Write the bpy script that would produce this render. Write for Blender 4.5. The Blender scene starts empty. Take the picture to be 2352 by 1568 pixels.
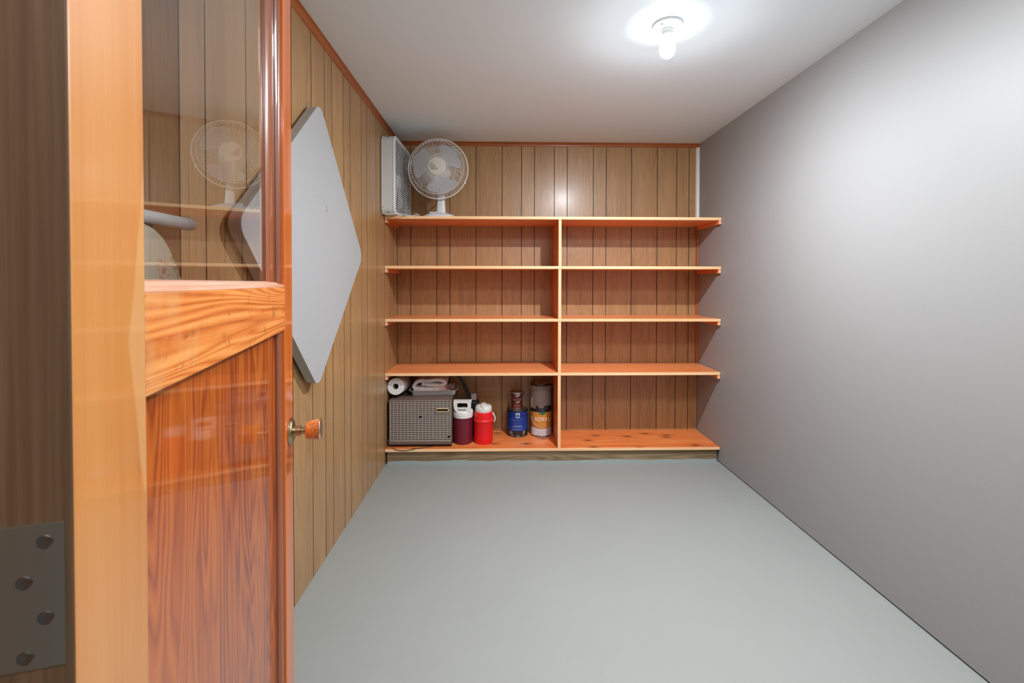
import bpy, bmesh, math, random
from mathutils import Vector, Matrix, noise as mnoise
random.seed(7)
S = bpy.context.scene
COL = S.collection
PI = math.pi

# ------------------------------------------------------------------ camera
YAW, PITCH, ROLL, PPY, FPX = 0.02359, 0.01488, 0.00131, 665.405, 1045.0
CAMZ = 1.31275
R_ = Vector((math.cos(YAW), -math.sin(YAW), 0))
F_ = Vector((math.sin(YAW)*math.cos(PITCH), math.cos(YAW)*math.cos(PITCH), -math.sin(PITCH)))
U_ = Vector((math.sin(YAW)*math.sin(PITCH), math.cos(YAW)*math.sin(PITCH), math.cos(PITCH)))
R2 = R_*math.cos(ROLL) + U_*math.sin(ROLL)
U2 = U_*math.cos(ROLL) - R_*math.sin(ROLL)
cd = bpy.data.cameras.new('camera'); cam = bpy.data.objects.new('camera', cd); COL.objects.link(cam)
m3 = Matrix((R2, U2, -F_)).transposed()
cam.matrix_world = Matrix.Translation((0, 0, CAMZ)) @ m3.to_4x4()
cd.sensor_fit = 'HORIZONTAL'; cd.sensor_width = 36.0; cd.lens = FPX/2352*36
cd.shift_y = (PPY-784)/2352; cd.clip_start = 0.01; cd.clip_end = 50
cd.dof.use_dof = True; cd.dof.focus_distance = 3.0; cd.dof.aperture_fstop = 9.0
S.camera = cam

# ------------------------------------------------------------------ world, lights, exposure
W = bpy.data.worlds.new('world'); S.world = W; W.use_nodes = True
W.node_tree.nodes['Background'].inputs[0].default_value = (0.8, 0.88, 1.0, 1)
W.node_tree.nodes['Background'].inputs[1].default_value = 0.05
BULB = (0.724, 1.985)
BULB_STRENGTH = 6000.0
HALL_W = 17.0
FILL_W = 30.0
S.view_settings.view_transform = 'Standard'; S.view_settings.look = 'None'
S.view_settings.gamma = 1.0; S.view_settings.use_curve_mapping = False
S.view_settings.exposure = 0.25
ld = bpy.data.lights.new('hall_fill_light', 'AREA'); ld.shape = 'RECTANGLE'; ld.size = 1.3; ld.size_y = 0.6
ld.energy = HALL_W; ld.color = (0.9, 0.95, 1.0)
lo = bpy.data.objects.new('hall_fill_light', ld); COL.objects.link(lo); lo.location = (0.15, -0.75, 2.40)  # added unseen lamp in the hall, a guess, for soft fill
ld2 = bpy.data.lights.new('doorway_fill_light', 'AREA'); ld2.shape = 'RECTANGLE'; ld2.size = 1.0; ld2.size_y = 0.45
ld2.energy = FILL_W; ld2.color = (0.93, 0.98, 1.0)
lo2 = bpy.data.objects.new('doorway_fill_light', ld2); COL.objects.link(lo2); lo2.location = (0.75, 0.72, 2.43)  # added unseen fill lamp, evens out the falloff of the bulb

# ------------------------------------------------------------------ helpers
def link(name, me, m, parent=None, kind=None):
    o = bpy.data.objects.new(name, me); COL.objects.link(o)
    if m is not None:
        for q in (m if isinstance(m, (list, tuple)) else [m]): me.materials.append(q)
    if parent is not None: o.parent = parent
    if kind: o['kind'] = kind
    return o
def obj(name, bm, m, parent=None, kind=None, smooth=False):
    me = bpy.data.meshes.new(name)
    bmesh.ops.recalc_face_normals(bm, faces=bm.faces)
    bm.to_mesh(me); bm.free()
    if smooth:
        for p in me.polygons: p.use_smooth = True
        try: me.set_sharp_from_angle(angle=math.radians(38))
        except Exception: pass
    return link(name, me, m, parent, kind)
def tag(o, label, cat, group=None, kind=None):
    o['label'] = label; o['category'] = cat
    if group: o['group'] = group
    if kind: o['kind'] = kind
    return o
def thing(name, label, cat, loc=(0, 0, 0), rz=0, group=None):
    o = bpy.data.objects.new(name, None); COL.objects.link(o)
    o.empty_display_size = 0.05
    o.location = loc; o.rotation_euler = (0, 0, rz)
    return tag(o, label, cat, group)
def BM(): return bmesh.new()
def box(bm, x0, x1, y0, y1, z0, z1, bev=0.0, seg=2):
    r = bmesh.ops.create_cube(bm, size=1.0)
    vs = r['verts']
    for v in vs:
        v.co = Vector((x0+(v.co.x+.5)*(x1-x0), y0+(v.co.y+.5)*(y1-y0), z0+(v.co.z+.5)*(z1-z0)))
    if bev > 0:
        es = list({e for v in vs for e in v.link_edges})
        bmesh.ops.bevel(bm, geom=es, offset=bev, segments=seg, profile=0.6, affect='EDGES', clamp_overlap=True)
    return bm
def bx(*a, **k): return box(BM(), *a, **k)
def lathe(bm, prof, n=48, axis='Z', off=(0, 0, 0), closed=False):
    """prof: list of (r, h); revolves round an axis"""
    rings = []
    for r, h in prof:
        ring = []
        for i in range(n):
            a = 2*PI*i/n; c, s = math.cos(a)*r, math.sin(a)*r
            if axis == 'Z': p = (c, s, h)
            elif axis == 'Y': p = (c, h, s)
            else: p = (h, c, s)
            ring.append(bm.verts.new(Vector(p)+Vector(off)))
        rings.append(ring)
    for a, b in zip(rings, rings[1:]):
        for i in range(n):
            bm.faces.new((a[i], a[(i+1) % n], b[(i+1) % n], b[i]))
    if closed:
        a, b = rings[-1], rings[0]
        for i in range(n): bm.faces.new((a[i], a[(i+1) % n], b[(i+1) % n], b[i]))
    else:
        for ring in (rings[0], rings[-1]):
            try: bm.faces.new(ring)
            except ValueError: pass
    return bm
def tube(bm, pts, r, n=8, close=False, rad=None):
    pts = [Vector(p) for p in pts]; N = len(pts); rings = []
    up = Vector((0, 0, 1)); prev = None
    for i, p in enumerate(pts):
        if close: t = pts[(i+1) % N]-pts[i-1]
        else: t = pts[min(i+1, N-1)]-pts[max(i-1, 0)]
        t.normalize()
        if prev is None:
            a = t.cross(up)
            if a.length < 1e-3: a = t.cross(Vector((1, 0, 0)))
        else:
            a = prev - t*prev.dot(t)
        a.normalize(); prev = a; b = t.cross(a)
        rr = rad[i] if rad else r
        rings.append([bm.verts.new(p+a*math.cos(2*PI*k/n)*rr+b*math.sin(2*PI*k/n)*rr) for k in range(n)])
    for i in range(N if close else N-1):
        A, B = rings[i], rings[(i+1) % N]
        for k in range(n): bm.faces.new((A[k], A[(k+1) % n], B[(k+1) % n], B[k]))
    if not close:
        bm.faces.new(rings[0]); bm.faces.new(rings[-1])
    return bm
def prism(bm, poly, a0, a1, axis='Y'):
    """extrude a 2-D outline; axis Y: poly is (x,z); X: (y,z); Z: (x,y)"""
    def P(u, v, w): return {'Y': (u, w, v), 'X': (w, u, v), 'Z': (u, v, w)}[axis]
    A = [bm.verts.new(P(u, v, a0)) for u, v in poly]; B = [bm.verts.new(P(u, v, a1)) for u, v in poly]
    n = len(poly)
    for i in range(n): bm.faces.new((A[i], A[(i+1) % n], B[(i+1) % n], B[i]))
    bm.faces.new(A); bm.faces.new(B)
    return bm
def rrect(w, h, r, n=6, cx=0, cy=0):
    out = []
    for sx, sy, a0 in ((1, 1, 0), (-1, 1, 90), (-1, -1, 180), (1, -1, 270)):
        for k in range(n+1):
            a = math.radians(a0+90*k/n)
            out.append((cx+sx*(w/2-r)+r*math.cos(a), cy+sy*(h/2-r)+r*math.sin(a)))
    return out
def bevel_all(bm, off, seg=2, ang=30):
    es = [e for e in bm.edges if len(e.link_faces) == 2 and e.calc_face_angle(0) > math.radians(ang)]
    bmesh.ops.bevel(bm, geom=es, offset=off, segments=seg, profile=0.6, affect='EDGES', clamp_overlap=True)
    return bm

# ------------------------------------------------------------------ materials
def lin(r, g, b):
    f = lambda c: (c/255/12.92) if c/255 <= .04045 else ((c/255+.055)/1.055)**2.4
    return (f(r), f(g), f(b), 1)
def newmat(name):
    m = bpy.data.materials.new(name); m.use_nodes = True
    nt = m.node_tree; return m, nt, nt.nodes['Principled BSDF']
def mat(name, col, rough=.5, metal=0, spec=.5, coat=0, emit=None, es=0, bump=0, bscale=200, var=0.0):
    m, nt, p = newmat(name)
    p.inputs['Base Color'].default_value = col; p.inputs['Roughness'].default_value = rough
    p.inputs['Metallic'].default_value = metal; p.inputs['Specular IOR Level'].default_value = spec
    p.inputs['Coat Weight'].default_value = coat
    if emit: p.inputs['Emission Color'].default_value = emit; p.inputs['Emission Strength'].default_value = es
    if bump or var:
        tc = nt.nodes.new('ShaderNodeTexCoord'); n = nt.nodes.new('ShaderNodeTexNoise')
        n.inputs['Scale'].default_value = bscale; n.inputs['Detail'].default_value = 3
        nt.links.new(tc.outputs['Object'], n.inputs['Vector'])
        if bump:
            b = nt.nodes.new('ShaderNodeBump'); b.inputs['Strength'].default_value = bump; b.inputs['Distance'].default_value = .002
            nt.links.new(n.outputs['Fac'], b.inputs['Height']); nt.links.new(b.outputs['Normal'], p.inputs['Normal'])
        if var:
            n2 = nt.nodes.new('ShaderNodeTexNoise'); n2.inputs['Scale'].default_value = 3; n2.inputs['Detail'].default_value = 5
            nt.links.new(tc.outputs['Object'], n2.inputs['Vector'])
            mx = nt.nodes.new('ShaderNodeMixRGB'); mx.inputs['Color1'].default_value = [c*(1-var) for c in col[:3]]+[1]
            mx.inputs['Color2'].default_value = [min(1, c*(1+var)) for c in col[:3]]+[1]
            nt.links.new(n2.outputs['Fac'], mx.inputs['Fac']); nt.links.new(mx.outputs['Color'], p.inputs['Base Color'])
    return m
def ramp(nt, stops, interp='LINEAR'):
    r = nt.nodes.new('ShaderNodeValToRGB'); e = r.color_ramp.elements; r.color_ramp.interpolation = interp
    while len(e) < len(stops): e.new(.5)
    for i, (p, c) in enumerate(stops): e[i].position = p; e[i].color = c
    return r
def wood(name, light, mid, dark, axis='Z', rough=.35, coat=.3, crough=.08, grain=1.0, fig=0.0, figscale=1.0,
         rnd=False, figal=.55, figk=34.0, knots=0.0, bumpd=.0006, seed=0.0, gscale=1.0, broadc=1.1, coord='Object', worn=None):
    """fine streaky grain + optional rotary-cut contour figure, along an axis"""
    m, nt, p = newmat(name); L = nt.links
    tc = nt.nodes.new('ShaderNodeTexCoord')
    add = nt.nodes.new('ShaderNodeVectorMath'); add.operation = 'ADD'; add.inputs[1].default_value = (seed, seed*1.7, seed*.6)
    L.new(tc.outputs[coord], add.inputs[0]); src = add.outputs[0]
    if rnd:
        oi = nt.nodes.new('ShaderNodeObjectInfo'); ml = nt.nodes.new('ShaderNodeMath'); ml.operation = 'MULTIPLY'; ml.inputs[1].default_value = 37.0
        L.new(oi.outputs['Random'], ml.inputs[0])
        a2 = nt.nodes.new('ShaderNodeVectorMath'); a2.operation = 'ADD'; L.new(src, a2.inputs[0]); L.new(ml.outputs[0], a2.inputs[1]); src = a2.outputs[0]
    def mp(across, along):
        q = nt.nodes.new('ShaderNodeMapping')
        q.inputs['Scale'].default_value = {'X': (along, across, across), 'Y': (across, along, across), 'Z': (across, across, along)}[axis]
        L.new(src, q.inputs['Vector']); return q.outputs[0]
    def noi(vec, sc, det=4, ro=.55, dist=0):
        n = nt.nodes.new('ShaderNodeTexNoise'); n.inputs['Scale'].default_value = sc; n.inputs['Detail'].default_value = det
        n.inputs['Roughness'].default_value = ro; n.inputs['Distortion'].default_value = dist; L.new(vec, n.inputs['Vector']); return n.outputs['Fac']
    def mt(op, a, b):
        q = nt.nodes.new('ShaderNodeMath'); q.operation = op
        for i, x in enumerate((a, b)):
            if isinstance(x, (int, float)): q.inputs[i].default_value = x
            else: L.new(x, q.inputs[i])
        return q.outputs[0]
    fine = noi(mp(150*gscale, 3.0*gscale), 1.0, 4, .65)
    broad = noi(mp(14*gscale, .9*gscale), 1.0, 3, .5)
    v = mt('ADD', mt('MULTIPLY', mt('SUBTRACT', fine, .5), 0.9*grain), mt('MULTIPLY', mt('SUBTRACT', broad, .5), broadc))
    if fig:
        f = noi(mp(4.2*figscale, figal*figscale), 1.0, 2, .45, .25)
        k = mt('PINGPONG', mt('MULTIPLY', f, figk), 1.0)
        v = mt('ADD', v, mt('MULTIPLY', mt('SUBTRACT', k, .5), fig))
    v = mt('ADD', v, .5)
    r = ramp(nt, [(0.12, dark), (0.48, mid), (0.85, light)]); L.new(v, r.inputs['Fac'])
    colout = r.outputs['Color']
    if knots:
        vo = nt.nodes.new('ShaderNodeTexVoronoi'); vo.inputs['Scale'].default_value = knots
        vo.voronoi_dimensions = '2D'
        q = nt.nodes.new('ShaderNodeMapping'); q.inputs['Scale'].default_value = (.75, 1.5, .6) if axis == 'X' else (1.3, 1.3, .55)
        L.new(src, q.inputs['Vector']); L.new(q.outputs[0], vo.inputs['Vector'])
        vo.inputs['Randomness'].default_value = 1.0
        kr = ramp(nt, [(0.0, (1, 1, 1, 1)), (0.05, (.85, .85, .85, 1)), (0.11, (.3, .3, .3, 1)), (.24, (0, 0, 0, 1))]); L.new(vo.outputs['Distance'], kr.inputs['Fac'])
        mx = nt.nodes.new('ShaderNodeMixRGB'); L.new(kr.outputs['Color'], mx.inputs['Fac']); L.new(colout, mx.inputs['Color1'])
        mx.inputs['Color2'].default_value = [dark[0]*.28, dark[1]*.25, dark[2]*.3, 1]; colout = mx.outputs['Color']
    if worn:
        colout = worn(nt, tc, colout, mt, noi)
    L.new(colout, p.inputs['Base Color'])
    p.inputs['Roughness'].default_value = rough; p.inputs['Coat Weight'].default_value = coat; p.inputs['Coat Roughness'].default_value = crough
    b = nt.nodes.new('ShaderNodeBump'); b.inputs['Strength'].default_value = .25; b.inputs['Distance'].default_value = bumpd
    L.new(v, b.inputs['Height']); L.new(b.outputs['Normal'], p.inputs['Normal'])
    return m

M = {}
PAN = dict(broadc=.45, rough=.40, coat=.30, crough=.22, grain=.8, fig=.13, figscale=1.6, rnd=True)
M['panel'] = wood('panelling', lin(190, 150, 102), lin(168, 129, 85), lin(124, 91, 55), 'Z', **PAN)
M['groove'] = mat('groove_dark', lin(52, 38, 26), .7)
FIRc = (lin(246, 172, 108), lin(228, 140, 74), lin(186, 92, 38))
M['shelf'] = wood('shelf_plywood', lin(252, 174, 112), lin(248, 152, 90), lin(232, 122, 64), 'X', .36, .25, .2, .55, 0, knots=0, gscale=.7)
M['shelf_edge'] = wood('shelf_edge', lin(255, 220, 176), lin(252, 204, 152), lin(240, 168, 110), 'X', .42, .15, .2, .8)
M['knotty'] = wood('knotty_plywood', lin(246, 158, 92), lin(238, 132, 66), lin(214, 100, 42), 'X', .36, .25, .2, .5, .25, .7, knots=4.2, seed=3.3, gscale=.6)
M['divider'] = wood('divider_ply', lin(232, 142, 84), lin(214, 116, 60), lin(180, 84, 38), 'Z', .4, .2, .2, .6)
M['divider_edge'] = wood('divider_edge', lin(255, 216, 172), lin(252, 198, 146), lin(236, 160, 104), 'Z', .42, .15, .2, .8)
M['cleat'] = wood('cleat_wood', lin(236, 150, 92), lin(220, 124, 66), lin(180, 88, 42), 'Y', .4, .2, .2, .7)
M['cleat_end'] = mat('cleat_end', lin(246, 182, 146), .5)
M['stained'] = wood('stained_trim', lin(186, 112, 60), lin(160, 88, 42), lin(110, 54, 24), 'X', .35, .3, .2, .8)
M['stained_y'] = wood('stained_trim_y', lin(186, 112, 60), lin(160, 88, 42), lin(110, 54, 24), 'Y', .35, .3, .2, .8)
M['stained_z'] = wood('stained_trim_z', lin(176, 102, 56), lin(150, 80, 38), lin(100, 48, 22), 'Z', .35, .3, .2, .8)
M['paint'] = mat('wall_paint', (.295, .292, .286, 1), .50, bump=.10, bscale=90, spec=.28)
M['ceil'] = mat('ceiling_paint', (.80, .89, .93, 1), .6, bump=.05, bscale=70, spec=.3)
M['floor'] = mat('floor_paint', (.295, .312, .294, 1), .42, bump=.05, bscale=260, spec=.4, var=.035)
M['white_trim'] = mat('white_trim', (.8, .8, .8, 1), .4)
M['dark_gap'] = mat('dark_gap', (.02, .016, .012, 1), .8)
M['white'] = mat('white_plastic', (.74, .75, .75, 1), .35)
M['white_metal'] = mat('white_enamel', (.68, .70, .70, 1), .32)
M['blade'] = mat('blade_plastic', (.72, .73, .76, 1), .3)
M['cream'] = mat('cream_plastic', (.66, .64, .56, 1), .35)
M['cage'] = mat('cage_wire', (.80, .79, .76, 1), .35)
M['black'] = mat('black', (.012, .012, .013, 1), .5)
M['dkgrey'] = mat('dark_grey', (.09, .09, .08, 1), .5)
M['steel'] = mat('steel', (.62, .62, .63, 1), .28, metal=1, bump=.02, bscale=60)
M['pan'] = mat('pan_aluminium', (.66, .66, .67, 1), .42, metal=.45)
M['brass'] = mat('antique_brass', (.44, .38, .24, 1), .25, metal=1)
M['brass_hi'] = mat('brass_rim', (.78, .70, .55, 1), .2, metal=1)
M['bulb'] = mat('bulb_glow', (1, 1, 1, 1), .4, emit=(.93, .98, 1.05, 1), es=BULB_STRENGTH*1.85)
M['bulb_low'] = mat('bulb_lower_glow', (1, 1, 1, 1), .4, emit=(.93, .98, 1.05, 1), es=BULB_STRENGTH*.4)
M['bulb_side'] = mat('bulb_side_glow', (1, 1, 1, 1), .4, emit=(.93, .98, 1.05, 1), es=45.0)
M['bulb_neck'] = mat('bulb_neck_glow', (1, 1, 1, 1), .4, emit=(.93, .98, 1.05, 1), es=32.0)
M['maroon'] = mat('maroon_plastic', (.15, .008, .022, 1), .42, bump=.1, bscale=500)
M['red'] = mat('red_plastic', (.80, .008, .014, 1), .4, bump=.08, bscale=500)
M['lid'] = mat('jug_white', (.74, .72, .67, 1), .38, var=.04)
M['ac_body'] = mat('ac_body', lin(112, 92, 82), .45)
M['ac_grille'] = mat('ac_grille', lin(208, 192, 180), .4, metal=.25)
M['ac_dark'] = mat('ac_inside', (.006, .005, .005, 1), .8)
M['gold'] = mat('gold_plate', lin(222, 192, 142), .35, metal=.3)
M['cord'] = mat('brown_cord', lin(48, 28, 18), .5)
M['paper'] = mat('paper_towel', (.74, .71, .68, 1), .85, bump=.2, bscale=300)
M['card'] = mat('card_core', (.30, .23, .16, 1), .8)
M['table_vinyl'] = mat('table_vinyl', (.395, .395, .395, 1), .5, bump=.12, bscale=350, var=.025)
M['table_edge'] = mat('table_edge', (.46, .45, .43, 1), .4)
M['hinge'] = mat('hinge_zinc', (.30, .31, .26, 1), .38, metal=.75, bump=.05, bscale=60)
M['screw'] = mat('screw_zinc', (.20, .21, .20, 1), .3, metal=.9)
M['blue_label'] = mat('blue_label', (.005, .04, .27, 1), .3)
M['can_black'] = mat('can_black', (.018, .018, .02, 1), .35)
M['can_steel'] = mat('can_steel', (.55, .53, .52, 1), .3, metal=.9)
M['ochre'] = mat('ochre_label', lin(206, 138, 52), .4)
M['label_white'] = mat('label_white', (.68, .66, .68, 1), .45)
M['green'] = mat('green_label', (.02, .22, .10, 1), .4)
M['grey_label'] = mat('grey_label', (.26, .235, .205, 1), .6, bump=.1, bscale=300)
M['choc'] = mat('brown_label', lin(96, 46, 30), .3)
M['choc2'] = mat('tan_label', lin(150, 84, 58), .35)
M['ink_white'] = mat('ink_white', (.85, .84, .82, 1), .4)
M['ink_blue'] = mat('ink_dim_blue', lin(84, 92, 150), .4)
M['ink_sky'] = mat('ink_pale_blue', lin(150, 180, 215), .4)
M['ink_dark'] = mat('ink_dark', (.03, .03, .03, 1), .5)
M['tube_white'] = mat('tube_enamel', (.86, .90, .90, 1), .35)
M['stir'] = mat('stir_stick', lin(150, 98, 62), .7)

def glass_mat():
    m, nt, p = newmat('window_glass')
    g = nt.nodes.new('ShaderNodeBsdfGlass'); g.inputs['IOR'].default_value = 1.5; g.inputs['Roughness'].default_value = 0.0
    g.inputs['Color'].default_value = (.985, .99, .985, 1)
    nt.links.new(g.outputs[0], nt.nodes['Material Output'].inputs['Surface']); return m
M['glass'] = glass_mat()

def worn_rail(nt, tc, col, mt, noi):
    """bleached bare patches and dark scuffs towards the hinge end (local X = distance from hinge)"""
    L = nt.links
    sp = nt.nodes.new('ShaderNodeSeparateXYZ'); L.new(tc.outputs['Object'], sp.inputs[0])
    n1 = noi(tc.outputs['Object'], 14, 5, .6)
    a = mt('ADD', mt('MULTIPLY', mt('SUBTRACT', 0.30, sp.outputs[0]), 3.2), mt('MULTIPLY', mt('SUBTRACT', n1, .5), 2.4))
    r = ramp(nt, [(.15, (0, 0, 0, 1)), (.6, (.75, .75, .75, 1))]); L.new(a, r.inputs['Fac'])
    mx = nt.nodes.new('ShaderNodeMixRGB'); L.new(r.outputs['Color'], mx.inputs['Fac']); L.new(col, mx.inputs['Color1'])
    mm = nt.nodes.new('ShaderNodeMixRGB'); mm.blend_type = 'MIX'; mm.inputs['Fac'].default_value = .55; L.new(col, mm.inputs['Color1']); mm.inputs['Color2'].default_value = lin(222, 168, 112)
    L.new(mm.outputs['Color'], mx.inputs['Color2'])
    n2 = noi(tc.outputs['Object'], 26, 6, .7, .6)
    r2 = ramp(nt, [(.57, (0, 0, 0, 1)), (.68, (.65, .65, .65, 1))]); L.new(n2, r2.inputs['Fac'])
    m2 = nt.nodes.new('ShaderNodeMixRGB'); L.new(r2.outputs['Color'], m2.inputs['Fac']); L.new(mx.outputs['Color'], m2.inputs['Color1']); m2.inputs['Color2'].default_value = lin(120, 62, 30)
    return m2.outputs['Color']
def worn_stile(nt, tc, col, mt, noi):
    """a bleached bare patch on the inner edge of the stile where the rail meets it"""
    L = nt.links
    sp = nt.nodes.new('ShaderNodeSeparateXYZ'); L.new(tc.outputs['Object'], sp.inputs[0])
    n1 = noi(tc.outputs['Object'], 7, 4, .6)
    dz = mt('MULTIPLY', mt('ABSOLUTE', mt('SUBTRACT', sp.outputs[2], 1.25), 0), -5.0)
    dx = mt('MULTIPLY', mt('SUBTRACT', sp.outputs[0], .118), 32.0)
    a = mt('ADD', mt('ADD', mt('ADD', dz, dx), 1.25), mt('MULTIPLY', mt('SUBTRACT', n1, .5), .8))
    r = ramp(nt, [(.3, (0, 0, 0, 1)), (.45, (.7, .7, .7, 1))]); L.new(a, r.inputs['Fac'])
    mx = nt.nodes.new('ShaderNodeMixRGB'); L.new(r.outputs['Color'], mx.inputs['Fac']); L.new(col, mx.inputs['Color1']); mx.inputs['Color2'].default_value = lin(214, 160, 104)
    return mx.outputs['Color']
DOORV = dict(rough=.35, coat=.55, crough=.07)
M['stile'] = wood('door_stile_fir', lin(214, 153, 91), lin(204, 134, 69), lin(182, 108, 48), 'Z', grain=.55, gscale=.75, worn=worn_stile, **DOORV)
M['lock_stile'] = wood('door_lock_stile_fir', lin(226, 128, 58), lin(214, 108, 40), lin(188, 82, 24), 'Z', grain=.5, gscale=.75, rough=.35, coat=.7, crough=.06)
M['rail'] = wood('door_rail_fir', lin(242, 160, 86), lin(220, 124, 52), lin(168, 72, 22), 'X', grain=.85, fig=.5, figscale=2.4, figal=.28, figk=52.0, rough=.4, coat=.3, crough=.12, worn=worn_rail, seed=1.3)
M['door_ply'] = wood('door_plywood', lin(194, 100, 30), lin(176, 82, 18), lin(134, 48, 7), 'Z', grain=.5, fig=.62, figscale=2.2, seed=5.1, rough=.35, coat=.7, crough=.05)
M['mould'] = wood('door_moulding', lin(158, 92, 58), lin(130, 68, 40), lin(88, 44, 25), 'Z', grain=.5, rough=.3, coat=.8, crough=.05)
M['mould_x'] = wood('door_moulding_x', lin(232, 190, 164), lin(208, 150, 120), lin(160, 92, 62), 'X', grain=1.3, rough=.45, coat=.2, seed=2.0)
M['edge_shaded'] = wood('door_edge_fir_shaded', lin(156, 122, 92), lin(124, 94, 66), lin(82, 56, 38), 'Z', grain=.9, gscale=.6, rough=.5, coat=.15)  # same fir as the stile, shade of the unlit edge put into the colour
M['knobwood'] = wood('knob_wood', lin(234, 146, 70), lin(214, 118, 46), lin(146, 66, 22), 'Z', grain=.7, fig=.6, figscale=14, rough=.3, coat=.8)

def kick_mat():
    m = wood('kick_board', lin(160, 138, 106), lin(132, 110, 80), lin(92, 72, 48), 'X', .5, .1, .3, .9, .35, 1.2, seed=9)
    nt = m.node_tree; L = nt.links; p = nt.nodes['Principled BSDF']
    src = p.inputs['Base Color'].links[0].from_socket
    tc = nt.nodes.new('ShaderNodeTexCoord'); sp = nt.nodes.new('ShaderNodeSeparateXYZ'); L.new(tc.outputs['Object'], sp.inputs[0])
    n = nt.nodes.new('ShaderNodeTexNoise'); n.inputs['Scale'].default_value = 3.5; n.inputs['Detail'].default_value = 4; L.new(tc.outputs['Object'], n.inputs['Vector'])
    a = nt.nodes.new('ShaderNodeMath'); a.operation = 'MULTIPLY'; a.inputs[1].default_value = .045; L.new(n.outputs['Fac'], a.inputs[0])
    b = nt.nodes.new('ShaderNodeMath'); b.operation = 'LESS_THAN'; L.new(sp.outputs[2], b.inputs[0]); L.new(a.outputs[0], b.inputs[1])
    mx = nt.nodes.new('ShaderNodeMixRGB'); L.new(b.outputs[0], mx.inputs['Fac']); L.new(src, mx.inputs['Color1']); mx.inputs['Color2'].default_value = (.34, .39, .38, 1)
    L.new(mx.outputs['Color'], p.inputs['Base Color']); return m
M['kick'] = kick_mat()
def floral_mat():
    m, nt, p = newmat('floral_cover'); L = nt.links
    tc = nt.nodes.new('ShaderNodeTexCoord')
    no = nt.nodes.new('ShaderNodeTexNoise'); no.inputs['Scale'].default_value = 7; no.inputs['Detail'].default_value = 1; L.new(tc.outputs['Object'], no.inputs['Vector'])
    r1 = ramp(nt, [(.50, (0, 0, 0, 1)), (.60, (1, 1, 1, 1))]); L.new(no.outputs['Fac'], r1.inputs['Fac'])
    w = nt.nodes.new('ShaderNodeTexVoronoi'); w.feature = 'DISTANCE_TO_EDGE'; w.inputs['Scale'].default_value = 60; L.new(tc.outputs['Object'], w.inputs['Vector'])
    r2 = ramp(nt, [(.08, (0, 0, 0, 1)), (.2, (1, 1, 1, 1))]); L.new(w.outputs['Distance'], r2.inputs['Fac'])
    mu = nt.nodes.new('ShaderNodeMath'); mu.operation = 'MULTIPLY'; L.new(r1.outputs['Color'], mu.inputs[0]); L.new(r2.outputs['Color'], mu.inputs[1])
    n3 = nt.nodes.new('ShaderNodeTexNoise'); n3.inputs['Scale'].default_value = 9; L.new(tc.outputs['Object'], n3.inputs['Vector'])
    r3 = ramp(nt, [(.40, lin(120, 146, 120)), (.5, lin(206, 190, 130)), (.58, lin(224, 216, 190)), (.70, lin(214, 160, 130))]); L.new(n3.outputs['Fac'], r3.inputs['Fac'])
    mx = nt.nodes.new('ShaderNodeMixRGB'); mx.inputs['Color1'].default_value = lin(222, 214, 192); L.new(mu.outputs[0], mx.inputs['Fac']); L.new(r3.outputs['Color'], mx.inputs['Color2'])
    L.new(mx.outputs['Color'], p.inputs['Base Color']); p.inputs['Roughness'].default_value = .8; return m
M['floral'] = floral_mat()
def towel_mat():
    m, nt, p = newmat('towel_cotton'); L = nt.links
    tc = nt.nodes.new('ShaderNodeTexCoord')
    n = nt.nodes.new('ShaderNodeTexNoise'); n.inputs['Scale'].default_value = 11; n.inputs['Detail'].default_value = 1; L.new(tc.outputs['Object'], n.inputs['Vector'])
    r = ramp(nt, [(.35, lin(226, 222, 228)), (.52, lin(240, 234, 232)), (.62, lin(238, 216, 212)), (.70, lin(216, 160, 156))]); L.new(n.outputs['Fac'], r.inputs['Fac'])
    L.new(r.outputs['Color'], p.inputs['Base Color']); p.inputs['Roughness'].default_value = .9
    n2 = nt.nodes.new('ShaderNodeTexNoise'); n2.inputs['Scale'].default_value = 220; L.new(tc.outputs['Object'], n2.inputs['Vector'])
    b = nt.nodes.new('ShaderNodeBump'); b.inputs['Strength'].default_value = .4; b.inputs['Distance'].default_value = .002; L.new(n2.outputs['Fac'], b.inputs['Height']); L.new(b.outputs['Normal'], p.inputs['Normal'])
    return m
M['towel'] = towel_mat()

# ------------------------------------------------------------------ the room
XL, XR, YB, YS, H = -0.8356, 1.601, 3.676, 3.2715, 2.44
YF0, YF1 = 0.20, 0.335      # doorway wall
OX0, OX1, OZ = -0.43, 0.56, 2.21
def struct(name, bm, m, parent=None, smooth=False): return obj(name, bm, m, parent, 'structure', smooth)
struct('floor', bx(-1.5, 2.2, -1.6, YB+.12, -.05, 0), M['floor'])
struct('ceiling', bx(-1.5, 2.2, -1.6, YB+.12, H, H+.05), M['ceil'])
struct('wall_right', bx(XR, XR+.10, YF1, YB+.1, .0075, H), M['paint'])
struct('gap_shade', bx(XR+.008, XR+.10, YF1, YB+.1, 0, .0075), M['dark_gap'])  # near-black strip set back in the gap under the wall, shade as colour
wl = struct('wall_left', bx(XL-.10, XL-.0045, YF1, YB+.1, 0, H), M['groove'])
wb = struct('wall_back', bx(XL-.0045, XR+.02, YB+.0045, YB+.10, 0, H), M['groove'])
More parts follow.
